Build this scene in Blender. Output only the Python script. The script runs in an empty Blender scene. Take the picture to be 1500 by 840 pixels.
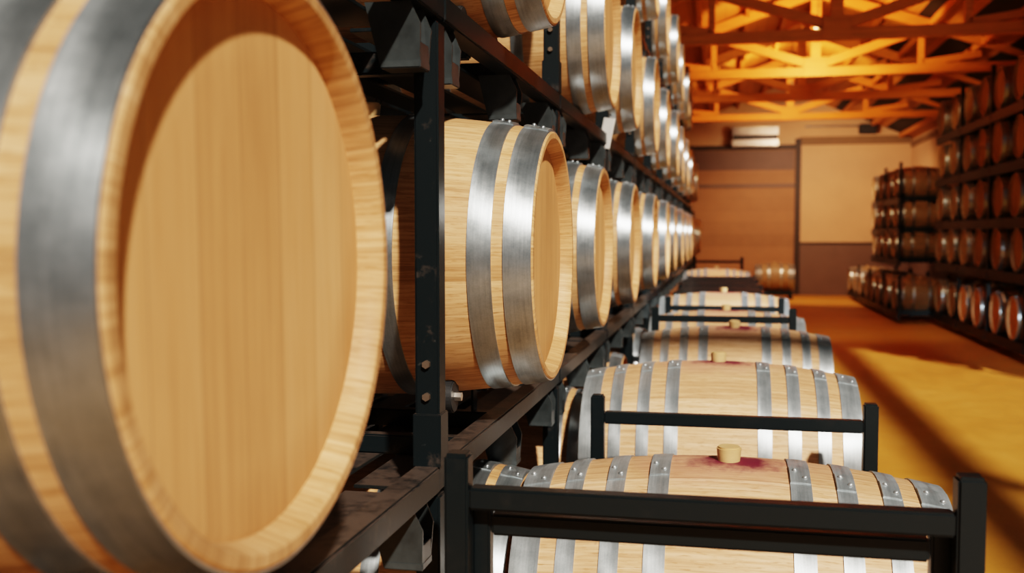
import bpy, bmesh, math, random
from mathutils import Vector, Matrix
random.seed(7)
PI = math.pi
SC = bpy.context.scene
COL = SC.collection
CZ = 1.53                       # eye height above the floor

# ------------------------------------------------------------------ materials
def new_mat(name):
    m = bpy.data.materials.new(name); m.use_nodes = True
    nt = m.node_tree; nt.nodes.clear()
    out = nt.nodes.new('ShaderNodeOutputMaterial')
    b = nt.nodes.new('ShaderNodeBsdfPrincipled')
    nt.links.new(b.outputs[0], out.inputs[0])
    return m, nt, b
class G:
    """tiny node-graph helper"""
    def __init__(s, nt): s.nt = nt
    def n(s, t, **kw):
        o = s.nt.nodes.new(t)
        for k, v in kw.items(): setattr(o, k, v)
        return o
    def set(s, inp, v):
        if hasattr(v, 'links') or hasattr(v, 'is_linked') and hasattr(v, 'node'): s.nt.links.new(v, inp)
        else: inp.default_value = v
    def math(s, op, a, b=None, c=None, clamp=False):
        o = s.n('ShaderNodeMath', operation=op); o.use_clamp = clamp
        s.set(o.inputs[0], a)
        if b is not None: s.set(o.inputs[1], b)
        if c is not None: s.set(o.inputs[2], c)
        return o.outputs[0]
    def obj(s):
        t = s.n('ShaderNodeTexCoord'); x = s.n('ShaderNodeSeparateXYZ')
        s.nt.links.new(t.outputs['Object'], x.inputs[0]); return t.outputs['Object'], x.outputs
    def comb(s, x, y, z):
        o = s.n('ShaderNodeCombineXYZ')
        for i, v in enumerate((x, y, z)): s.set(o.inputs[i], v)
        return o.outputs[0]
    def noise(s, vec, scale=1, detail=4, rough=.5, dist=0):
        o = s.n('ShaderNodeTexNoise'); s.set(o.inputs['Vector'], vec)
        o.inputs['Scale'].default_value = scale; o.inputs['Detail'].default_value = detail
        o.inputs['Roughness'].default_value = rough; o.inputs['Distortion'].default_value = dist
        return o.outputs['Fac']
    def white(s, v):
        o = s.n('ShaderNodeTexWhiteNoise', noise_dimensions='1D'); s.set(o.inputs['W'], v); return o.outputs['Value']
    def ramp(s, f, stops):
        o = s.n('ShaderNodeValToRGB'); s.set(o.inputs[0], f)
        e = o.color_ramp.elements
        while len(e) < len(stops): e.new(.5)
        for el, (p, c) in zip(e, stops): el.position = p; el.color = (*c, 1)
        return o.outputs[0]
    def fr(s, f, a, b, c=0., d=1.):
        o = s.n('ShaderNodeMapRange'); s.set(o.inputs[0], f)
        for i, v in enumerate((a, b, c, d)): o.inputs[i+1].default_value = v
        return o.outputs[0]
    def mix(s, f, a, b, blend='MIX'):
        o = s.n('ShaderNodeMix', data_type='RGBA', blend_type=blend)
        s.set(o.inputs[0], f)
        for i, v in ((6, a), (7, b)):
            if isinstance(v, tuple): o.inputs[i].default_value = (*v, 1)
            else: s.nt.links.new(v, o.inputs[i])
        return o.outputs[2]
    def rnd(s): return s.n('ShaderNodeObjectInfo').outputs['Random']
    def bump(s, bsdf, h, strength=.2, dist=.002):
        o = s.n('ShaderNodeBump'); o.inputs['Strength'].default_value = strength; o.inputs['Distance'].default_value = dist
        s.set(o.inputs['Height'], h); s.nt.links.new(o.outputs[0], bsdf.inputs['Normal'])
    def color(s, bsdf, c): s.set(bsdf.inputs['Base Color'], c)

W_DARK, W_MID, W_LIGHT = (.33, .165, .066), (.545, .305, .140), (.70, .435, .230)
def oak_staves(name, stained=False, tint=None):
    m, nt, b = new_mat(name); g = G(nt)
    v, x = g.obj(); r = g.rnd()
    ang = g.math('ARCTAN2', x[1], x[2])
    k = g.math('ADD', g.math('MULTIPLY', ang, 27/(2*PI)), 40.37)
    cell = g.math('FLOOR', k); frac = g.math('FRACT', k)
    w = g.white(g.math('ADD', cell, g.math('MULTIPLY', r, 173.)))
    gr = g.noise(g.comb(g.math('MULTIPLY', x[0], 3.0), g.math('MULTIPLY', ang, 26.), g.math('MULTIPLY', w, 50.)), 1.6, 6, .62, .4)
    fl = g.noise(g.comb(g.math('MULTIPLY', x[0], 22.), g.math('MULTIPLY', ang, 55.), g.math('MULTIPLY', r, 30.)), 1.3, 4, .6)
    bl = g.noise(g.comb(g.math('MULTIPLY', x[0], 3.), g.math('MULTIPLY', ang, 2.), g.math('MULTIPLY', r, 90.)), 1.5, 3, .6)
    t = g.math('ADD', g.math('MULTIPLY', g.fr(gr, .30, .70), .52), g.math('ADD', g.math('MULTIPLY', w, .26), g.math('MULTIPLY', bl, .26)))
    c = g.ramp(t, [(.18, W_DARK), (.50, W_MID), (.84, W_LIGHT)])
    c = g.mix(g.fr(fl, .54, .68, 0, .62), c, (.33, .155, .048))
    c = g.mix(g.fr(bl, .66, .80, 0, .30), c, (.30, .15, .05))
    knot = g.noise(g.comb(g.math('MULTIPLY', x[0], 16.), g.math('MULTIPLY', ang, 7.), g.math('MULTIPLY', r, 60.)), 1.2, 2, .5)
    c = g.mix(g.fr(knot, .77, .83, 0, .7), c, (.10, .05, .025))
    if stained:
        d = g.n('ShaderNodeVectorMath', operation='DISTANCE'); nt.links.new(v, d.inputs[0]); d.inputs[1].default_value = (0, 0, .35)
        sc_ = g.n('ShaderNodeVectorMath', operation='MULTIPLY'); nt.links.new(v, sc_.inputs[0]); sc_.inputs[1].default_value = (.62, 1, 1); nt.links.new(sc_.outputs[0], d.inputs[0])
        dd = g.math('ADD', d.outputs['Value'], g.math('MULTIPLY', g.math('SUBTRACT', g.noise(v, 13., 5, .65), .5), .17))
        c = g.mix(g.fr(dd, .02, .165, .42, 0.), c, (.50, .19, .16))
        c = g.mix(g.fr(dd, .03, .080, .97, 0.), c, (.13, .012, .03))
    e = g.math('ABSOLUTE', g.math('SUBTRACT', frac, .5))
    j = g.fr(e, .478, .497, 0, .22)
    c = g.mix(j, c, (.15, .075, .022))
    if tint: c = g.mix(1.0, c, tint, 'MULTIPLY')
    g.color(b, c); b.inputs['Roughness'].default_value = .55
    b.inputs['Specular IOR Level'].default_value = .35
    g.bump(b, g.math('SUBTRACT', g.math('MULTIPLY', gr, .5), j), .3, .0015)
    return m
def oak_head(name, tint=(1, 1, 1)):
    m, nt, b = new_mat(name); g = G(nt)
    v, x = g.obj(); r = g.rnd()
    k = g.math('ADD', g.math('MULTIPLY', x[1], 1/.083), 20.4)
    w = g.white(g.math('ADD', g.math('FLOOR', k), g.math('MULTIPLY', r, 211.)))
    frac = g.math('FRACT', k)
    gr = g.noise(g.comb(g.math('MULTIPLY', x[1], 42.), g.math('MULTIPLY', x[2], 2.2), g.math('MULTIPLY', w, 60.)), 1.7, 6, .6, .5)
    bl = g.noise(g.comb(g.math('MULTIPLY', x[1], 4.), g.math('MULTIPLY', x[2], 4.), g.math('MULTIPLY', r, 40.)), 1.2, 3)
    t = g.math('ADD', g.math('MULTIPLY', gr, .55), g.math('ADD', g.math('MULTIPLY', w, .30), g.math('MULTIPLY', bl, .22)))
    c = g.ramp(t, [(.30, tuple(q*k for q, k in zip((.51, .270, .112), tint))), (.55, tuple(q*k for q, k in zip((.66, .365, .160), tint))), (.8, tuple(q*k for q, k in zip((.75, .445, .215), tint)))])
    e = g.math('ABSOLUTE', g.math('SUBTRACT', frac, .5))
    j = g.fr(e, .480, .497, 0, .38)
    c = g.mix(j, c, (.2, .10, .03))
    g.color(b, c); b.inputs['Roughness'].default_value = .6; b.inputs['Specular IOR Level'].default_value = .3
    g.bump(b, g.math('SUBTRACT', g.math('MULTIPLY', gr, .4), j), .25, .001)
    return m
def hoop_steel(name, k=1., metal=.86, dr=0.):
    m, nt, b = new_mat(name); g = G(nt)
    v, x = g.obj(); r = g.rnd()
    ang = g.math('ARCTAN2', x[1], x[2])
    br = g.noise(g.comb(g.math('MULTIPLY', x[0], 190.), g.math('MULTIPLY', ang, 3.), g.math('MULTIPLY', r, 50.)), 1., 4, .6)
    bl = g.noise(g.comb(g.math('MULTIPLY', x[0], 14.), g.math('MULTIPLY', ang, 5.), g.math('MULTIPLY', r, 80.)), 1.4, 5, .65)
    sp = g.noise(v, 260., 2, .5)
    t = g.math('ADD', g.math('MULTIPLY', br, .42), g.math('ADD', g.math('MULTIPLY', bl, .42), g.math('MULTIPLY', sp, .16)))
    c = g.ramp(t, [(p_, tuple(k*q for q in c_)) for p_, c_ in ((.28, (.24, .275, .29)), (.5, (.37, .41, .425)), (.72, (.50, .54, .555)))])
    c = g.mix(g.fr(bl, .70, .80, 0, .35), c, (.30, .20, .11))
    g.color(b, c)
    b.inputs['Metallic'].default_value = metal
    g.set(b.inputs['Roughness'], g.fr(bl, .3, .7, .33+dr, .41+dr))
    b.inputs['Anisotropic'].default_value = .5
    g.bump(b, g.math('ADD', br, g.math('MULTIPLY', bl, 1.0)), .10, .0012)
    return m
def black_steel(name, rust=.5):
    m, nt, b = new_mat(name); g = G(nt)
    v, x = g.obj()
    n1 = g.noise(v, 9., 6, .65); n2 = g.noise(v, 46., 4, .6)
    geo = g.n('ShaderNodeNewGeometry'); sx = g.n('ShaderNodeSeparateXYZ'); nt.links.new(geo.outputs['Normal'], sx.inputs[0])
    up = g.fr(sx.outputs[2], .3, .9, 0, 1)
    t = g.math('ADD', g.math('MULTIPLY', n1, .7), g.math('ADD', g.math('MULTIPLY', n2, .3), g.math('MULTIPLY', up, .13*rust*2)))
    f = g.fr(t, .56, .72, 0, .85*rust)
    c = g.mix(f, (.0075, .0125, .0145), (.135, .100, .080))
    c = g.mix(g.fr(n2, .66, .78, 0, .5*min(1, rust*2)), c, (.08, .085, .085))
    g.color(b, c); b.inputs['Roughness'].default_value = .40; b.inputs['Specular IOR Level'].default_value = .35
    g.bump(b, n2, .12, .001)
    return m
def plain(name, col, rough=.5, metal=0., var=.12, scale=6., emit=None):
    m, nt, b = new_mat(name); g = G(nt)
    v, x = g.obj(); n1 = g.noise(v, scale, 5, .6)
    d = tuple(c*(1-var) for c in col); l = tuple(min(1, c*(1+var)) for c in col)
    g.color(b, g.ramp(n1, [(.3, d), (.7, l)]))
    b.inputs['Roughness'].default_value = rough; b.inputs['Metallic'].default_value = metal
    if emit:
        b.inputs['Emission Color'].default_value = (*emit[0], 1); b.inputs['Emission Strength'].default_value = emit[1]
    g.bump(b, n1, .08, .002)
    return m
def floor_mat():
    m, nt, b = new_mat('sealed floor'); g = G(nt)
    v, x = g.obj()
    n1 = g.noise(v, .55, 5, .6); n2 = g.noise(v, 4.5, 5, .65); n3 = g.noise(v, 40., 3)
    t = g.math('ADD', g.math('MULTIPLY', n1, .55), g.math('ADD', g.math('MULTIPLY', n2, .3), g.math('MULTIPLY', n3, .15)))
    c = g.ramp(t, [(.35, (.46, .205, .036)), (.52, (.56, .265, .050)), (.68, (.64, .325, .075))])
    g.color(b, c); g.set(b.inputs['Roughness'], g.fr(n2, .3, .7, .42, .6))
    b.inputs['Specular IOR Level'].default_value = .3
    g.bump(b, n3, .06, .001)
    return m
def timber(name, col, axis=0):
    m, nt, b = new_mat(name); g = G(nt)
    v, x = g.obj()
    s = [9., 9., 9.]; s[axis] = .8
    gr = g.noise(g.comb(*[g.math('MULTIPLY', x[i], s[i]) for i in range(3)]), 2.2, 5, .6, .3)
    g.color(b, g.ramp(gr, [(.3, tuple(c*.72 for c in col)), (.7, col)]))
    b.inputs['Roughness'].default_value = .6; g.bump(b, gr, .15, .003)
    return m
def boards(name, col, width=.14, axis=0, dark=.35):
    m, nt, b = new_mat(name); g = G(nt)
    v, x = g.obj()
    k = g.math('MULTIPLY', x[axis], 1/width)
    w = g.white(g.math('FLOOR', k)); e = g.math('ABSOLUTE', g.math('SUBTRACT', g.math('FRACT', k), .5))
    n1 = g.noise(v, 3., 5, .6)
    t = g.math('ADD', g.math('MULTIPLY', w, .35), g.math('MULTIPLY', n1, .65))
    c = g.ramp(t, [(.25, tuple(q*.75 for q in col)), (.75, col)])
    c = g.mix(g.fr(e, .47, .495, 0, 1), c, tuple(q*dark for q in col))
    g.color(b, c); b.inputs['Roughness'].default_value = .65
    return m

M = dict(
    staves=oak_staves('oak staves'), stained=oak_staves('wine stained oak staves', True, (1.10, 1.16, 1.34)),
    head=oak_head('oak head boards'), dimmed=oak_staves('aged oak staves', False, (.50, .56, .60)), dimmed_head=oak_head('aged oak head boards', (.46, .52, .56)), hoop=hoop_steel('galvanised hoop'), hoopmatte=hoop_steel('matte galvanised hoop', 1.12, .68, .06), oldbolt=plain('weathered bolt', (.16, .12, .09), .5, .6, scale=60),
    black=black_steel('worn black steel', .72), clean=black_steel('black painted steel', .06), grey=plain('grey painted plate', (.036, .044, .046), .4, var=.3, scale=25),
    bung=plain('silicone bung', (.62, .42, .20), .5, var=.1, scale=30), rubber=plain('black rubber', (.022, .024, .025), .55, scale=60),
    bolt=plain('zinc bolt', (.55, .52, .47), .35, .9, scale=40), floor=floor_mat(),
    beige=plain('beige painted wall', (.60, .39, .225), .7, var=.05, scale=1.5), beige_dark=plain('tan header paint', (.22, .135, .07), .7, var=.08, scale=2),
    wain=plain('brown grey wainscot paint', (.15, .092, .07), .6, var=.08, scale=2), dark=plain('dark painted timber', (.035, .022, .016), .6),
    door=boards('brown door boards', (.36, .185, .09), .30, 2, .7), leftwall=plain('dark block wall', (.03, .026, .022), .8),
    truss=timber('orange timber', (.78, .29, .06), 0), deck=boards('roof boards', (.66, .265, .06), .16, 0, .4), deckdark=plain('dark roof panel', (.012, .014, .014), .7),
    silver=plain('silver sheet metal', (.32, .31, .30), .35, .8), slot=plain('dark louvre', (.02, .02, .02), .6),
    paper=plain('white card', (.75, .74, .70), .7), lampglow=plain('lit bulb', (1, .8, .55), .4, emit=((1., .62, .30), 14.)),
)
# ------------------------------------------------------------------ mesh helpers
def link(name, bm, mat, parent=None, smooth=False, loc=None):
    me = bpy.data.meshes.new(name); bmesh.ops.recalc_face_normals(bm, faces=bm.faces[:]); bm.to_mesh(me); bm.free()
    me.materials.append(mat)
    if smooth:
        for p in me.polygons: p.use_smooth = True
        try: me.set_sharp_from_angle(angle=math.radians(38))
        except Exception: pass
    o = bpy.data.objects.new(name, me); COL.objects.link(o)
    if parent: o.parent = parent
    if loc: o.location = loc
    return o
def box(bm, x0, x1, y0, y1, z0, z1, bev=0.):
    r = bmesh.ops.create_cube(bm, size=1.)
    vs = r['verts']
    bmesh.ops.scale(bm, vec=(abs(x1-x0), abs(y1-y0), abs(z1-z0)), verts=vs)
    bmesh.ops.translate(bm, vec=((x0+x1)/2, (y0+y1)/2, (z0+z1)/2), verts=vs)
    if bev:
        es = list({e for v in vs for e in v.link_edges})
        bmesh.ops.bevel(bm, geom=es, offset=bev, segments=2, affect='EDGES')
    return bm
def B(*a, bev=.004): return box(bmesh.new(), *a, bev=bev)
def bar(bm, p, q, w, h, bev=.0):
    """rectangular bar from p to q, w across, h in the vertical-ish direction"""
    p, q = Vector(p), Vector(q); d = q-p; L = d.length; d.normalize()
    up = Vector((0, 0, 1)) if abs(d.z) < .95 else Vector((1, 0, 0))
    s = d.cross(up).normalized(); u = s.cross(d)
    mt = Matrix((s, d, u)).transposed().to_4x4(); mt.translation = (p+q)/2
    r = bmesh.ops.create_cube(bm, size=1.); vs = r['verts']
    bmesh.ops.scale(bm, vec=(w, L, h), verts=vs)
    if bev:
        es = list({e for v in vs for e in v.link_edges}); rr = bmesh.ops.bevel(bm, geom=es, offset=bev, segments=1, affect='EDGES')
        vs = list({v for f in rr['faces'] for v in f.verts} | {v for v in vs if v.is_valid})
    bmesh.ops.transform(bm, matrix=mt, verts=vs)
    return bm
def cyl(bm, c, axis, r, h, seg=20, r2=None):
    rr = bmesh.ops.create_cone(bm, cap_ends=True, segments=seg, radius1=r, radius2=r if r2 is None else r2, depth=h)
    rot = {0: Matrix.Rotation(PI/2, 4, 'Y'), 1: Matrix.Rotation(-PI/2, 4, 'X'), 2: Matrix.Identity(4)}[axis]
    rot = rot.copy(); rot.translation = c
    bmesh.ops.transform(bm, matrix=rot, verts=rr['verts'])
    return bm
def lathe_x(bm, prof, seg=96, closed=False, a0=0., a1=2*PI):
    """revolve (s, r) about X; angle 0 is up (+Z), increasing toward +Y"""
    full = abs(a1-a0-2*PI) < 1e-6
    n = seg if full else seg+1
    rings = []
    for (s, r) in prof:
        if r < 1e-6: rings.append([bm.verts.new((s, 0, 0))]); continue
        rings.append([bm.verts.new((s, r*math.sin(a0+(a1-a0)*i/seg), r*math.cos(a0+(a1-a0)*i/seg))) for i in range(n)])
    pairs = list(zip(rings, rings[1:])) + ([(rings[-1], rings[0])] if closed else [])
    for A, C in pairs:
        for i in range(seg):
            j = (i+1) % n
            if len(A) == 1: bm.faces.new((A[0], C[j], C[i]))
            elif len(C) == 1: bm.faces.new((A[i], A[j], C[0]))
            else: bm.faces.new((A[i], A[j], C[j], C[i]))
    if closed and not full:
        for k in (0, -1): bm.faces.new([r[k] for r in rings])
    return bm
def empty(name, loc=(0, 0, 0), label=None, cat=None, group=None, kind=None, rz=0.):
    o = bpy.data.objects.new(name, None); COL.objects.link(o); o.location = loc; o.rotation_euler = (0, 0, rz); o.empty_display_size = .1
    return tag(o, label, cat, group, kind)
def tag(o, label=None, cat=None, group=None, kind=None):
    for k, v in (('label', label), ('category', cat), ('group', group), ('kind', kind)):
        if v: o[k] = v
    return o
def struct(o): o['kind'] = 'structure'; return o
def copy_tree(o, parent=None):
    c = o.copy(); COL.objects.link(c)
    if parent: c.parent = parent
    for ch in o.children: copy_tree(ch, c)
    return c
ORD = ['first', 'second', 'third', 'fourth', 'fifth', 'sixth', 'seventh', 'eighth', 'ninth', 'tenth', 'eleventh', 'twelfth', 'thirteenth', 'fourteenth', 'fifteenth']

# ------------------------------------------------------------------ barrels
L, RB, RH = .95, .35, .300
def R(s): return RH+(RB-RH)*(1-abs(2*s/L)**2.0)
def staves_bm():
    bm = bmesh.new(); h = L/2
    N = 26
    prof = [(h-.042, .235), (h-.042, .272), (h-.024, .2765), (h-.002, .2825), (h, .285), (h, .297), (h-.003, R(h-.003))]
    prof += [(h-.006-(2*h-.012)*i/N, R(h-.006-(2*h-.012)*i/N)) for i in range(N+1)]
    prof += [(-a, b) for a, b in reversed(prof[:7])]
    return lathe_x(bm, prof, 96)
def head_bm(sg):
    bm = bmesh.new(); x = sg*(L/2-.031)
    return lathe_x(bm, [(x, 0), (x, .10), (x, .20), (x, .266), (x-sg*.004, .2765), (x-sg*.018, .2765), (x-sg*.018, 0)], 72)
def hoop_bm(c, w, lap_at):
    bm = bmesh.new(); t = .0035
    s0, s1 = c-w/2, c+w/2
    lathe_x(bm, [(s0, R(s0)-.002), (s0, R(s0)+t), (c, R(c)+t+.0004), (s1, R(s1)+t), (s1, R(s1)-.002)], 96)
    a0, a1 = lap_at-.015, lap_at+.20                       # riveted overlap of the hoop's two ends
    lathe_x(bm, [(s0+.001, R(s0)), (s0+.001, R(s0)+2*t), (c, R(c)+2*t+.0004), (s1-.001, R(s1)+2*t), (s1-.001, R(s1))], 10, closed=True, a0=a0, a1=a1)
    for k, a in enumerate((lap_at+.045, lap_at+.135)):
        s = c+(-.22 if k else .22)*w
        p = Vector((s, (R(s)+2*t)*math.sin(a), (R(s)+2*t)*math.cos(a)))
        r = bmesh.ops.create_uvsphere(bm, u_segments=10, v_segments=6, radius=.0062)
        bmesh.ops.translate(bm, vec=p, verts=r['verts'])
    return bm
def make_barrel(hoops, staves, head, lap, steel='hoop'):
    root = empty('wine_barrel')
    link('staves', staves_bm(), M[staves], root, True)
    for sg in (1, -1): link('head', head_bm(sg), M[head], root, True)
    for (c, w) in hoops:
        for sg in (1, -1):
            link('hoop', hoop_bm(sg*c, w, lap+random.uniform(-.03, .03)), M[steel], root, True)
    bm = bmesh.new(); cyl(bm, (0, 0, RB+.008), 2, .024, .05, 24, .029)
    bmesh.ops.bevel(bm, geom=[e for e in bm.edges if all(v.co.z > RB+.03 for v in e.verts)], offset=.004, segments=2, affect='EDGES')
    link('bung', bm, M['bung'], root, True)
    return root
HA = [(.441, .060), (.360, .052), (.150, .044)]
HB = [(.440, .066), (.348, .042), (.252, .042), (.155, .046)]
protoA = make_barrel(HA, 'staves', 'head', -.22)          # rack barrels
protoB = make_barrel(HB, 'stained', 'head', -.30, 'hoopmatte')
protoC = make_barrel(HA, 'dimmed', 'dimmed_head', -.22)     # far side barrels, their dimness put into the wood colour
used = set()
def barrel(proto, x, y, z, label, group=None, cat='barrel', roll=0., scale=1., rz=0.):
    if proto.name not in used: used.add(proto.name); o = proto
    else: o = copy_tree(proto)
    o.location = (x, y, z+CZ); o.rotation_euler = (roll, 0, rz); o.scale = (scale,)*3
    return tag(o, label, cat, group)

# --- long rack beside the aisle: columns of barrels lying with one head toward the aisle
XH = -.435
XC = XH-L/2
T1 = [.995, 2.442, 3.866, 5.00, 6.70, 8.12, 9.56, 11.0, 12.45, 13.9, 15.35, 16.8, 18.25, 19.7]
T2 = [None, 2.544, 4.03, 5.17, 6.66, 8.1, 9.54, 11.0, 12.42, 13.9, 15.3, 16.8]
T3 = [None, None, None, None, 6.62, 8.08, 9.5, 11.0, 12.4, 13.85]
T0 = [None, 2.58, 3.95, 5.15, 6.6, 8.1]
special = {(1, 0): 'large blurred oak barrel head filling the frame edge, steel hoops, on the black rack',
           (1, 1): 'sunlit oak barrel with three steel hoops resting on rollers behind the rack post',
           (2, 1): 'oak barrel whose underside alone shows above the rusty upper rack rail'}
TN = {0: 'bottom', 1: 'second', 2: 'third', 3: 'top'}
for tier, (lst, z) in enumerate(((T0, -.935), (T1, -.055), (T2, .825), (T3, 1.70))):
    for i, y in enumerate(lst):
        if y is None: continue
        lab = special.get((tier, i)) or 'oak barrel in long black rack, %s tier, %s bay from near end' % (TN[tier], ORD[i])
        y = max(y, .49+1.455*i+.365) if i else y
        dx = -.018 if (tier, i) == (1, 0) else random.uniform(-.012, .012)
        if (tier, i) == (1, 1): dx = .032
        if tier == 2: z = {1: .832, 2: .800, 3: .835}.get(i, .825)
        if tier == 0: dx = -.062
        if (tier, i) == (1, 0): dx = -.022
        bo = barrel(protoA, XC+dx, y, z, lab, 'barrels on the %s tier of the long rack' % TN[tier], roll=random.uniform(-.08, .08))
        if (tier, i) == (1, 0): bo.rotation_euler.z = -.02; bo.location = (-.460-L/2, 1.022, -.036+CZ); bo.scale = (1, 1.06, 1.06)
# barrels of a second row, glimpsed in the dark behind
for i, y in enumerate((2.7, 4.1)):
    barrel(protoA, -2.15, y, .35-CZ, 'shadowed barrel on the floor behind the long black rack, %s bay' % ORD[i+1],
           'shadowed barrels behind the long rack', roll=random.uniform(-.1, .1))

# --- rack frames
PX = -.575                                     # plane of the front posts
BAY = 1.455; P0 = .49
ZR = {0: -1.345, 1: -.465, 2: .475, 3: 1.335}   # top of the rails, per tier
RZ = {0: .082, 1: .082, 2: .030, 3: .037}        # roller axle above the rail top
ZTOP = {0: -.525, 1: .415, 2: 1.275, 3: 2.12}
def rack_module(tier, yrel):
    """one bay of one tier; origin at front post foot. yrel: barrel centre relative to the near post"""
    root = empty('barrel_rack'); zb = 0.; h = ZTOP[tier]-ZR[tier]; p = .050
    xb = -.64                                   # rear frame
    foot = -.185 if tier == 0 else -.052
    for x in (0, xb):
        po = link('post', B(x-p/2, x+p/2, -p/2, p/2, foot, h), M['black'], root)
        if x == 0:
            bm = B(x-p/2-.004, x+p/2+.004, -p/2-.004, p/2+.004, -.002, .105, bev=.002); link('splice_plate', bm, M['black'], po)
            for zz in (.14, .205):
                for ax in (1,):
                    bm = bmesh.new()
                    cyl(bm, (x+p/2+.004, 0, zz) if ax == 0 else (x, -p/2-.004, zz), ax, .0085, .012, 6); link('bolt', bm, M['oldbolt'], po)
    link('front_rail', B(-.027, .027, p/2, BAY-p/2, -.052, 0), M['black'], root)
    link('rear_rail', B(xb-.025, xb+.025, p/2, BAY-p/2, -.05, 0), M['black'], root)
    for yy in (yrel-.17, yrel+.17):
        link('cross_bar', B(xb+.025, -.027, yy-.02, yy+.02, -.058, -.012), M['black'], root)
        for xx in (-.055, xb+.06):
            bm = B(xx-.026, xx-.020, yy-.022, yy+.022, -.012, RZ[tier]+.012, bev=.001)
            rb = link('roller_bracket', bm, M['black'], root)
            bm = bmesh.new(); cyl(bm, (xx, yy, RZ[tier]), 0, .039, .032, 28)
            bmesh.ops.bevel(bm, geom=bm.edges[:], offset=.003, segments=2, affect='EDGES')
            ro = link('roller', bm, M['rubber'], root, True)
            bm = bmesh.new(); cyl(bm, (xx+.022, yy, RZ[tier]), 0, .011, .020, 6); link('bolt', bm, M['bolt'], ro)
    for xx in (-.125, -.27, -.415, -.555): link('deck_bar', B(xx-.05, xx+.05, p/2, BAY-p/2, -.066, -.058, bev=.001), M['black'], root)
    link('rear_brace', bar(bmesh.new(), (xb, p/2, h*.15), (xb, BAY-p/2, h*.85), .012, .04), M['black'], root)
    link('top_tie', B(xb+p/2, -p/2, -.02, .02, h-.10, h-.055), M['black'], root)
    # folded saddle plates hanging under the front rail
    for yc in (BAY*.52, .10, BAY-.12):
        bm = bmesh.new(); w = .043; d = .115; t = .005
        for s in (-1, 1):
            y0 = yc+s*w
            pts = [(-.075, y0, -.052), (.012, y0, -.052), (.030, y0-s*.006, -.052-d*.35), (.026, y0-s*.014, -.052-d), (-.050, y0-s*.014, -.052-d)]
            a = [bm.verts.new(q) for q in pts]; c = [bm.verts.new((q[0], q[1]-s*t, q[2])) for q in pts]
            bm.faces.new(a); bm.faces.new(c[::-1])
            for i in range(5): bm.faces.new((a[i], a[(i+1) % 5], c[(i+1) % 5], c[i]))
        box(bm, -.050, .028, yc-w+.012, yc+w-.012, -.052-d-.004, -.052-d+.012, .002)
        box(bm, .020, .027, yc-w+.014, yc+w-.014, -.052-d, -.052-d*.62, .001)
        link('saddle_bracket', bm, M['grey'], root)
    return root
proto = {}
for tier, lst, n in ((0, T0, 6), (1, T1, 14), (2, T2, 12), (3, T3, 10)):
    for i in range(n):
        if tier == 3 and i < 4: continue
        y = P0+BAY*i
        yb = max((lst[i] if i < len(lst) and lst[i] else y+.5)-y, .365)
        key = (tier, round(yb, 1))
        if key in proto: o = copy_tree(proto[key])
        else: o = proto[key] = rack_module(tier, yb)
        o.location = (PX, y, ZR[tier]+CZ)
        tag(o, 'black steel rack bay, %s tier, %s from the near end of the row' % (TN[tier], ORD[i]), 'barrel rack', 'bays of the long black steel rack')
# small white card hanging from the rack rail
bm = bmesh.new(); box(bm, -.003, .003, -.032, .032, -.145, 0, .0008); 
cd = link('paper_tag', bm, M['paper'], None, loc=(-.535, 4.81, .545+CZ)); cd.rotation_euler = (.16, .10, 1.05)
tag(cd, 'white card tag hanging on a rack post between the second and third tiers', 'tag')
bm = bmesh.new(); cyl(bm, (0, 0, .015), 0, .004, .012, 8); link('cord', bm, M['rubber'], cd)

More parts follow.
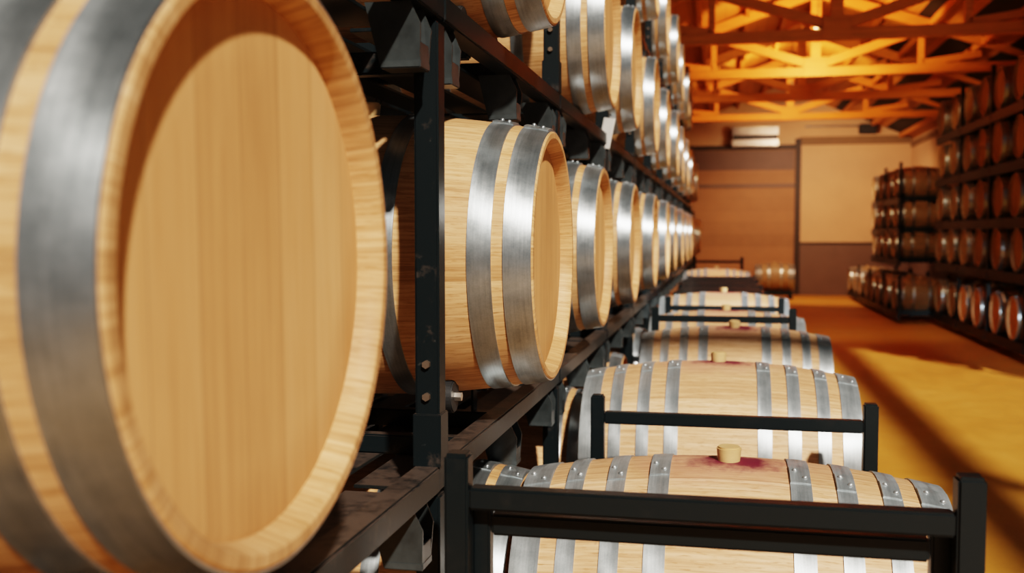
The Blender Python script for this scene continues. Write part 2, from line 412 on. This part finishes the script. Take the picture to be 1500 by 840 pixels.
# ------------------------------------------------------------------ floor row in front of the rack
FR = [(.018, 2.526, -.925, 'F1'), (-.014, 3.74, -.816, 'F3'), (.059, 5.378, -.832, 'F4'), (.02, 6.52, -.835, 'F4b'), (.002, 7.83, -.795, 'F5'), (-.10, 15.0, -.86, 'F6')]
FL = ['nearest floor barrel behind the black rail, tan bung in a red wine stain',
      'floor barrel with pale bung behind the second black rail, hoops gleaming at one end',
      'dull shaded floor barrel just past the barrel with the pale bung',
      'floor barrel mostly hidden behind the thin black rail past the shaded barrel',
      'overexposed whitish floor barrel at the far end of the near row',
      'lone pinkish barrel far down the row beyond the empty stands']
for (x, y, z, k), lab in zip(FR, FL):
    barrel(protoB, x, y, z, lab, 'barrels in the floor row', roll=random.uniform(-.03, .03) if k != 'F4' else .12, scale=1.05 if k == 'F1' else 1.)
def stand(xc, y, w, ztop, zrail, yb, zb, label, lower=None):
    """barrel stand: end frame of two posts and cross rail, floor bars, saddle bars under the barrel at (yb, zb)"""
    root = empty('barrel_stand', (xc, y, 0), label, 'barrel stand', 'black stands of the floor row')
    p = .042; dy = yb-y; sg = 1 if dy > 0 else -1; zs = zb+CZ-.294
    for s in (-1, 1):
        po = link('post', B(s*w/2-p/2, s*w/2+p/2, -p/2, p/2, 0, ztop+CZ), M['clean'], root)
        link('cap', B(s*w/2-p/2+.004, s*w/2+p/2-.004, -p/2+.004, p/2-.004, ztop+CZ-.001, ztop+CZ+.003, bev=.001), M['clean'], po)
        e = dy+sg*.24
        link('side_bar', B(s*w/2-.02, s*w/2+.02, min(sg*p/2, e), max(sg*p/2, e), zs-.09, zs-.04), M['clean'], root)
        link('leg', B(s*w/2-.02, s*w/2+.02, e-.04, e, 0, zs-.09), M['clean'], root)
    link('top_rail', B(-w/2+p/2, w/2-p/2, -.018, .018, zrail+CZ-.019, zrail+CZ+.019), M['clean'], root)
    link('foot_bar', B(-w/2+p/2, w/2-p/2, -.02, .02, .03, .08), M['clean'], root)
    for q in (-.20, .20): link('saddle_bar', B(-w/2-.02, w/2+.02, dy+q-.025, dy+q+.025, zs-.04, zs+.002), M['clean'], root)
    if lower is not None:
        for s in (-1, 1):
            link('inner_post', B(s*(w/2-.032)-.016, s*(w/2-.032)+.016, .030, .062, 0, zrail+CZ-.02), M['clean'], root)
        link('lower_rail', B(-w/2+.05, w/2-.05, .030, .068, lower+CZ-.019, lower+CZ+.019), M['clean'], root)
    return root
stand(-.032, 1.663, .82, -.378, -.452, 2.526, -.942, 'black tube stand nearest the camera with two cross rails before the stained barrel', lower=-.508)
stand(.026, 3.16, .82, -.512, -.580, 3.74, -.816, 'black stand with one cross rail in front of the pale-bung barrel')
stand(.03, 5.80, .79, -.60, -.68, 5.378, -.832, 'low black stand holding the dull shaded floor barrel')
stand(.0, 6.05, .79, -.44, -.505, 6.52, -.835, 'black stand whose rail runs just above the shaded barrel')
stand(.006, 7.32, .785, -.455, -.535, 7.83, -.795, 'black stand with thin rail in front of the overexposed barrel')
stand(-.08, 15.62, .70, -.36, -.43, 15.0, -.86, 'far black stand rising behind the lone pinkish barrel')
for k, y in enumerate((9.3, 10.55, 11.8)):
    root = empty('empty_stand', (-.03, y, 0), 'empty dark slatted barrel stand beyond the overexposed barrel, %s one back' % ORD[k], 'barrel stand', 'empty slatted stands')
    for yy in (.03, 1.1):
        for s in (-1, 1): link('post', B(s*.40-.02, s*.40+.02, yy-.02, yy+.02, 0, -.53+CZ), M['clean'], root)
    for s in (-1, 1): link('side_rail', B(s*.40-.02, s*.40+.02, .05, 1.08, -.60+CZ, -.555+CZ), M['clean'], root)
    for j in range(7): link('slat', B(-.38, .38, .06+j*.155, .13+j*.155, -.555+CZ, -.535+CZ), M['clean'], root)

# ------------------------------------------------------------------ far side: stacks along the other wall
RX = 3.40
RT = [(-1.02, 'floor'), (-.20, 'second'), (.46, 'third'), (1.15, 'fourth'), (1.84, 'top')]
RS = .86
def side_rack(n_bar, pitch, h):
    root = empty('stacking_rack'); W = n_bar*pitch
    for yy in (0,):
        for x in (.03, .80): link('post', B(x-.025, x+.025, -.025, .025, -.33, h-.35), M['clean'], root)
    link('front_rail', B(.005, .055, .025, W-.025, -.42, -.29), M['clean'], root)
    link('rear_rail', B(.775, .825, .025, W-.025, -.36, -.31), M['clean'], root)
    for x in (.25, .58): link('deck_bar', B(x-.03, x+.03, .025, W-.025, -.36, -.330), M['clean'], root)
    for j in range(n_bar):
        for s in (-1, 1): link('cross_bar', B(.055, .775, (j+.5)*pitch+s*.19-.02, (j+.5)*pitch+s*.19+.02, -.36, -.262), M['clean'], root)
    return root
def side_stack(x0, ys, tiers, what, first, rk):
    for t, (z, tn) in enumerate(tiers):
        for i, y in enumerate(ys):
            barrel(protoA if (tn == 'floor' and i < 6 and len(ys) == 8 and x0 == RX) else protoC, x0+L*RS/2+random.uniform(-.02, .02), y, z, 'dim barrel in %s, %s tier, %s from near end' % (what, tn, ORD[i]),  # near floor tier keeps paler wood, standing in for light there
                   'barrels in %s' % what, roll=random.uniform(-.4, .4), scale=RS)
        nb = (len(ys)+1)//2; pitch = ys[1]-ys[0]
        for b_ in range(nb):
            n2 = min(2, len(ys)-2*b_)
            o = copy_tree(rk[n2]) if rk[n2].name in used else rk[n2]; used.add(rk[n2].name)
            o.location = (x0, ys[2*b_]-pitch/2, z+CZ+.02)
            tag(o, 'rack bay of %s, %s tier, %s pair along' % (what, tn, ORD[b_]), 'barrel rack', 'rack bays in %s' % what)
pt = .87
rkA = {1: side_rack(1, pt, .69), 2: side_rack(2, pt, .69)}
side_stack(RX, [11.3+pt*i for i in range(8)], RT, 'tall stack along the beige wall', 0, rkA)
side_stack(3.10, [19.9+pt*i for i in range(4)], [(-.20, 'lower'), (.36, 'middle'), (.93, 'upper')], 'short stack near the end wall', 0, rkA)
side_stack(2.86, [18.35+pt*i for i in range(8)], [(-1.06, 'floor')], 'far low floor row', 0, rkA)
for o in list(rkA.values()):
    if o.name not in used:
        for c in list(o.children): bpy.data.objects.remove(c)
        bpy.data.objects.remove(o)
# barrel by the door
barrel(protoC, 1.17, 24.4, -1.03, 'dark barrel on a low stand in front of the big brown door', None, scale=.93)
root = empty('low_cradle', (1.17, 24.4, 0), 'low black cradle under the barrel by the brown door', 'barrel stand')
for s in (-1, 1):
    link('cradle_beam', B(-.40, .40, s*.22-.03, s*.22+.03, .09, .20), M['clean'], root)
    for x in (-.36, .36): link('leg', B(x-.03, x+.03, s*.22-.03, s*.22+.03, 0, .09), M['clean'], root)

# ------------------------------------------------------------------ hall
YE = 26.0; XW = 4.42; XL = -2.95; RIDGE = 1.25; ZRI = 5.15; ZE = 3.80; SL = (ZRI-ZE)/(XW+.1-RIDGE); Y0 = 10.6
zroof = lambda x: ZRI-SL*abs(x-RIDGE)
fl = struct(link('floor', B(XL, 7.0, -5.0, YE+.2, -.12, 0, bev=0), M['floor']))
def poly_prism(pts, y0, y1):
    bm = bmesh.new(); a = [bm.verts.new((x, y0, z)) for x, z in pts]; c = [bm.verts.new((x, y1, z)) for x, z in pts]
    bm.faces.new(a); bm.faces.new(c[::-1]); n = len(pts)
    for i in range(n): bm.faces.new((a[i], a[(i+1) % n], c[(i+1) % n], c[i]))
    return bm
struct(link('wall_back', poly_prism([(XL, 0), (XW, 0), (XW, zroof(XW)), (RIDGE, ZRI), (XL, zroof(XL))], YE, YE+.15), M['beige']))
struct(link('wall_right', box(B(XW, XW+.15, 13.6, YE, 0, ZE, bev=0), XW, XW+.15, Y0, 13.6, 1.45, ZE), M['beige']))
struct(link('wall_left', B(XL-.15, XL, -1.5, YE, 0, zroof(XL), bev=0), M['leftwall']))
struct(link('trim_1', B(1.80, XW-.02, YE-.03, YE, 3.70, 3.90, bev=.005), M['beige_dark']))      # header band on the end wall
struct(link('trim_2', B(XW-.03, XW, Y0, YE-.03, 3.60, 3.74, bev=.005), M['beige_dark']))
struct(link('baseboard_back', B(1.84, XW-.03, YE-.025, YE, 0, 1.26, bev=.003), M['wain']))
struct(link('trim_3', B(1.84, XW-.03, YE-.045, YE, 1.26, 1.31, bev=.004), M['dark']))
struct(link('baseboard_right', B(XW-.025, XW, 13.6, YE-.03, 0, 1.26, bev=.003), M['wain']))
dr = struct(link('door_1', B(-.95, 1.70, YE-.05, YE-.01, .01, 3.60, bev=.003), M['door']))
link('door_frame', box(box(B(1.70, 1.84, YE-.09, YE, 0, 3.86), -1.09, -.95, YE-.09, YE, 0, 3.86, .004), -.95, 1.70, YE-.09, YE, 3.60, 3.72, .004), M['dark'], dr)
link('mid_rail', B(-.95, 1.70, YE-.075, YE-.045, 2.66, 2.76), M['wain'], dr)
link('top_panel', B(-.93, 1.68, YE-.065, YE-.045, 3.10, 3.58), M['wain'], dr)
# roof
ce = struct(empty('ceiling', (0, 0, 0)))
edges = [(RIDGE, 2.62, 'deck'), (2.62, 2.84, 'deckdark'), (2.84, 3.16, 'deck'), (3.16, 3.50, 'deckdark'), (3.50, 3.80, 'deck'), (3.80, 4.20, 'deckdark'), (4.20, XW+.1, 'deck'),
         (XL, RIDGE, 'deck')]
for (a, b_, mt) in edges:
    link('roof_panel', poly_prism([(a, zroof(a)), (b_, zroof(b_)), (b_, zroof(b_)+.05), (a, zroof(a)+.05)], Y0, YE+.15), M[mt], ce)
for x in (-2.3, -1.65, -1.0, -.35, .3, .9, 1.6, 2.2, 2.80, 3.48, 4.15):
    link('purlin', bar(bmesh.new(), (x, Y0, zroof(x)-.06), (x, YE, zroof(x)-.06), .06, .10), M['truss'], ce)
def truss(y, label):
    root = empty('roof_truss', (0, y, 0), label, 'roof truss', 'timber roof trusses')
    zc = CZ+2.30; xa, xb = -1.95, XW-.02; dz = .13
    link('bottom_chord', B(xa, xb, -.06, .06, zc-.065, zc+.065), M['truss'], root)
    zt = lambda x: zroof(x)-.20
    for s, xe in ((-1, xa), (1, xb)):
        link('rafter', bar(bmesh.new(), (RIDGE, 0, zt(RIDGE)), (xe+s*0, 0, max(zt(xe), zc+.05)), .10, .14), M['truss'], root)
        q = RIDGE+s*1.35
        link('strut', bar(bmesh.new(), (RIDGE+s*.05, 0, zc+.10), (q, 0, zt(q)-.04), .09, .12), M['truss'], root)
        q2 = RIDGE+s*1.42
        link('hanger', B(q2-.04, q2+.04, -.04, .04, zc+.06, zt(q2)-.05), M['truss'], root)
        q3 = RIDGE+s*2.2
        link('strut', bar(bmesh.new(), (q2+s*.02, 0, zc+.08), (q3, 0, zt(q3)-.03), .08, .09), M['truss'], root)
    link('king_post', B(RIDGE-.07, RIDGE+.07, -.06, .06, zc+.06, zt(RIDGE)), M['truss'], root)
    link('gusset_plate', B(RIDGE-.16, RIDGE+.16, -.075, -.06, zc-.07, zc+.20), M['truss'], root)
    return root
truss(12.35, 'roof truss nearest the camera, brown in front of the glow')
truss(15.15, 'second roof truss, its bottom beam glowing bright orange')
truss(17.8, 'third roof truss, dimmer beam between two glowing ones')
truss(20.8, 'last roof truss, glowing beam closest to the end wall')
# lamps hung between the trusses
for (y, z, lab) in ((13.85, 2.66, 'small glowing lamp behind the nearest roof truss'), (18.95, 2.62, 'small glowing lamp in front of the last roof truss')):
    root = empty('pendant_lamp', (RIDGE-.08, y, z+CZ), lab, 'lamp', 'lamps under the roof ridge')
    bm = bmesh.new(); bmesh.ops.create_uvsphere(bm, u_segments=16, v_segments=10, radius=.045); link('bulb', bm, M['lampglow'], root, True)
    bm = bmesh.new(); cyl(bm, (0, 0, .065), 2, .03, .05, 16); link('socket', bm, M['dark'], root, True)
    bm = bmesh.new(); cyl(bm, (0, 0, .09+(ZRI-z-CZ-.1)/2), 2, .006, ZRI-z-CZ-.1, 8); link('cord', bm, M['dark'], root)
# heater above the door, speaker and conduit on the end wall
root = empty('unit_heater', (.72, YE-.40, 2.13+CZ), 'silver box heater with dark louvre mounted above the brown door', 'heater')
link('casing', box(B(-.55, .55, -.2, .2, .26, .46), -.55, .55, -.2, .2, 0, .15, .01), M['silver'], root)
link('louvre', B(-.53, .53, -.185, .2, .15, .26), M['slot'], root)
for s in (-1, 1): link('bracket', B(s*.45-.02, s*.45+.02, .2, .36, .05, .4), M['dark'], root)
root = empty('loudspeaker', (3.38, YE-.16, 2.52+CZ), 'small black box speaker high on the end wall', 'speaker')
link('cabinet', B(-.20, .20, -.12, .16, -.11, .12, bev=.02), M['slot'], root)
link('grille', B(-.17, .17, -.127, -.115, -.08, .09, bev=.01), M['rubber'], root)
bm = bmesh.new(); cyl(bm, (2.55, YE-.05, 2.62+CZ), 0, .022, 1.25, 12)
tag(link('conduit_pipe', bm, M['silver'], None, True), 'thin pale conduit running to the black box speaker on the end wall', 'pipe')
# unseen beam and board on posts, added to cast shadows on floor and barrels
ob = struct(link('shade_beam', B(4.36, 4.44, -3.0, 10.6, 4.36, 4.94, bev=.01), M['dark']))  # added beam casting the dark band along the floor
for y in (-2.9, 10.5): struct(link('shade_beam_post', B(4.34, 4.46, y-.06, y+.06, 0, 4.36, bev=.01), M['dark']))
struct(link('shade_board', box(B(1.35, 2.60, 1.54, 1.66, 3.97, 4.11, bev=.01), 2.58, 4.36, 1.58, 1.62, 4.02, 4.06), M['dark']))  # added board and arm to shade one floor barrel
struct(link('shade_board_post', B(4.34, 4.46, 1.54, 1.66, 0, 4.36, bev=.01), M['dark']))

# ------------------------------------------------------------------ light
def sun(d, strength, col, ang):
    l = bpy.data.lights.new('sun', 'SUN'); l.energy = strength; l.color = col; l.angle = math.radians(ang)
    o = bpy.data.objects.new('sun', l); COL.objects.link(o); o.rotation_euler = Vector(d).to_track_quat('Z', 'Y').to_euler(); o.location = (6, -8, 7)
sun((1, -1.9, 1.6), 5.0, (1., .89, .79), 2.0)
def point(loc, e, col, r=.12):
    l = bpy.data.lights.new('lamp', 'POINT'); l.energy = e; l.color = col; l.shadow_soft_size = r
    o = bpy.data.objects.new('lamp', l); COL.objects.link(o); o.location = loc
OR = (1., .54, .22)
def spot(loc, to, e, col, ang, blend=.6, r=.12):
    l = bpy.data.lights.new('lamp_or_fill_spot', 'SPOT'); l.energy = e; l.color = col; l.spot_size = math.radians(ang); l.spot_blend = blend; l.shadow_soft_size = r
    o = bpy.data.objects.new('lamp_or_fill_spot', l); COL.objects.link(o); o.location = loc
    o.rotation_euler = (Vector(to)-Vector(loc)).to_track_quat('-Z', 'Y').to_euler()
for y in (13.85, 18.95):
    spot((RIDGE-.08, y, 2.60+CZ-.06), (RIDGE-.1, y+1.1, 2.6+CZ+.9), 250, OR, 156, .35)
spot((RIDGE+.3, 22.0, 2.1+CZ), (RIDGE+1.3, YE, .9), 560, (1., .64, .42), 125, .8, .25)  # added warm fill to brighten the end wall
spot((6.0, 4.6, 3.4), (-.1, 7.9, .95), 2400, (.86, .95, 1.), 15, .6, .2)          # added unseen spot in place of daylight onto the row
spot((2.6, 1.5, 2.9), (3.55, 12.6, .45), 3000, (.84, .93, 1.), 10.5, .7, .2)  # added unseen cool fill for the floor tier of the tall stack
spot((1.2, 13.2, 3.72), (1.7, 19.0, 0.), 260, (1., .76, .50), 85, .9, .25)  # added fill to lift the distant floor
w = bpy.data.worlds.new('sky'); SC.world = w; w.use_nodes = True
nt = w.node_tree; g = G(nt); bg = nt.nodes['Background']
tc = g.n('ShaderNodeTexCoord'); sx = g.n('ShaderNodeSeparateXYZ'); nt.links.new(tc.outputs['Generated'], sx.inputs[0])
f = g.fr(g.math('SUBTRACT', g.math('MULTIPLY', sx.outputs[0], .5), g.math('MULTIPLY', sx.outputs[1], .8)), -.2, .9, 0, 1)
nt.links.new(g.ramp(f, [(0., (.085, .135, .145)), (.6, (.38, .44, .48)), (1., (1.0, 1.0, 1.0))]), bg.inputs[0])
bg.inputs[1].default_value = .16

# ------------------------------------------------------------------ camera
cam = bpy.data.cameras.new('camera'); co = bpy.data.objects.new('camera', cam); COL.objects.link(co); SC.camera = co
co.location = (0, 0, CZ); co.rotation_euler = (PI/2-.052654, 0, .206474)
cam.sensor_width = 36; cam.lens = 36*1480/1500; cam.clip_start = .05
cam.dof.use_dof = True; cam.dof.focus_distance = 2.33; cam.dof.aperture_fstop = 3.0
SC.view_settings.view_transform = 'Filmic'
SC.view_settings.look = 'High Contrast'
SC.view_settings.exposure = 0.05
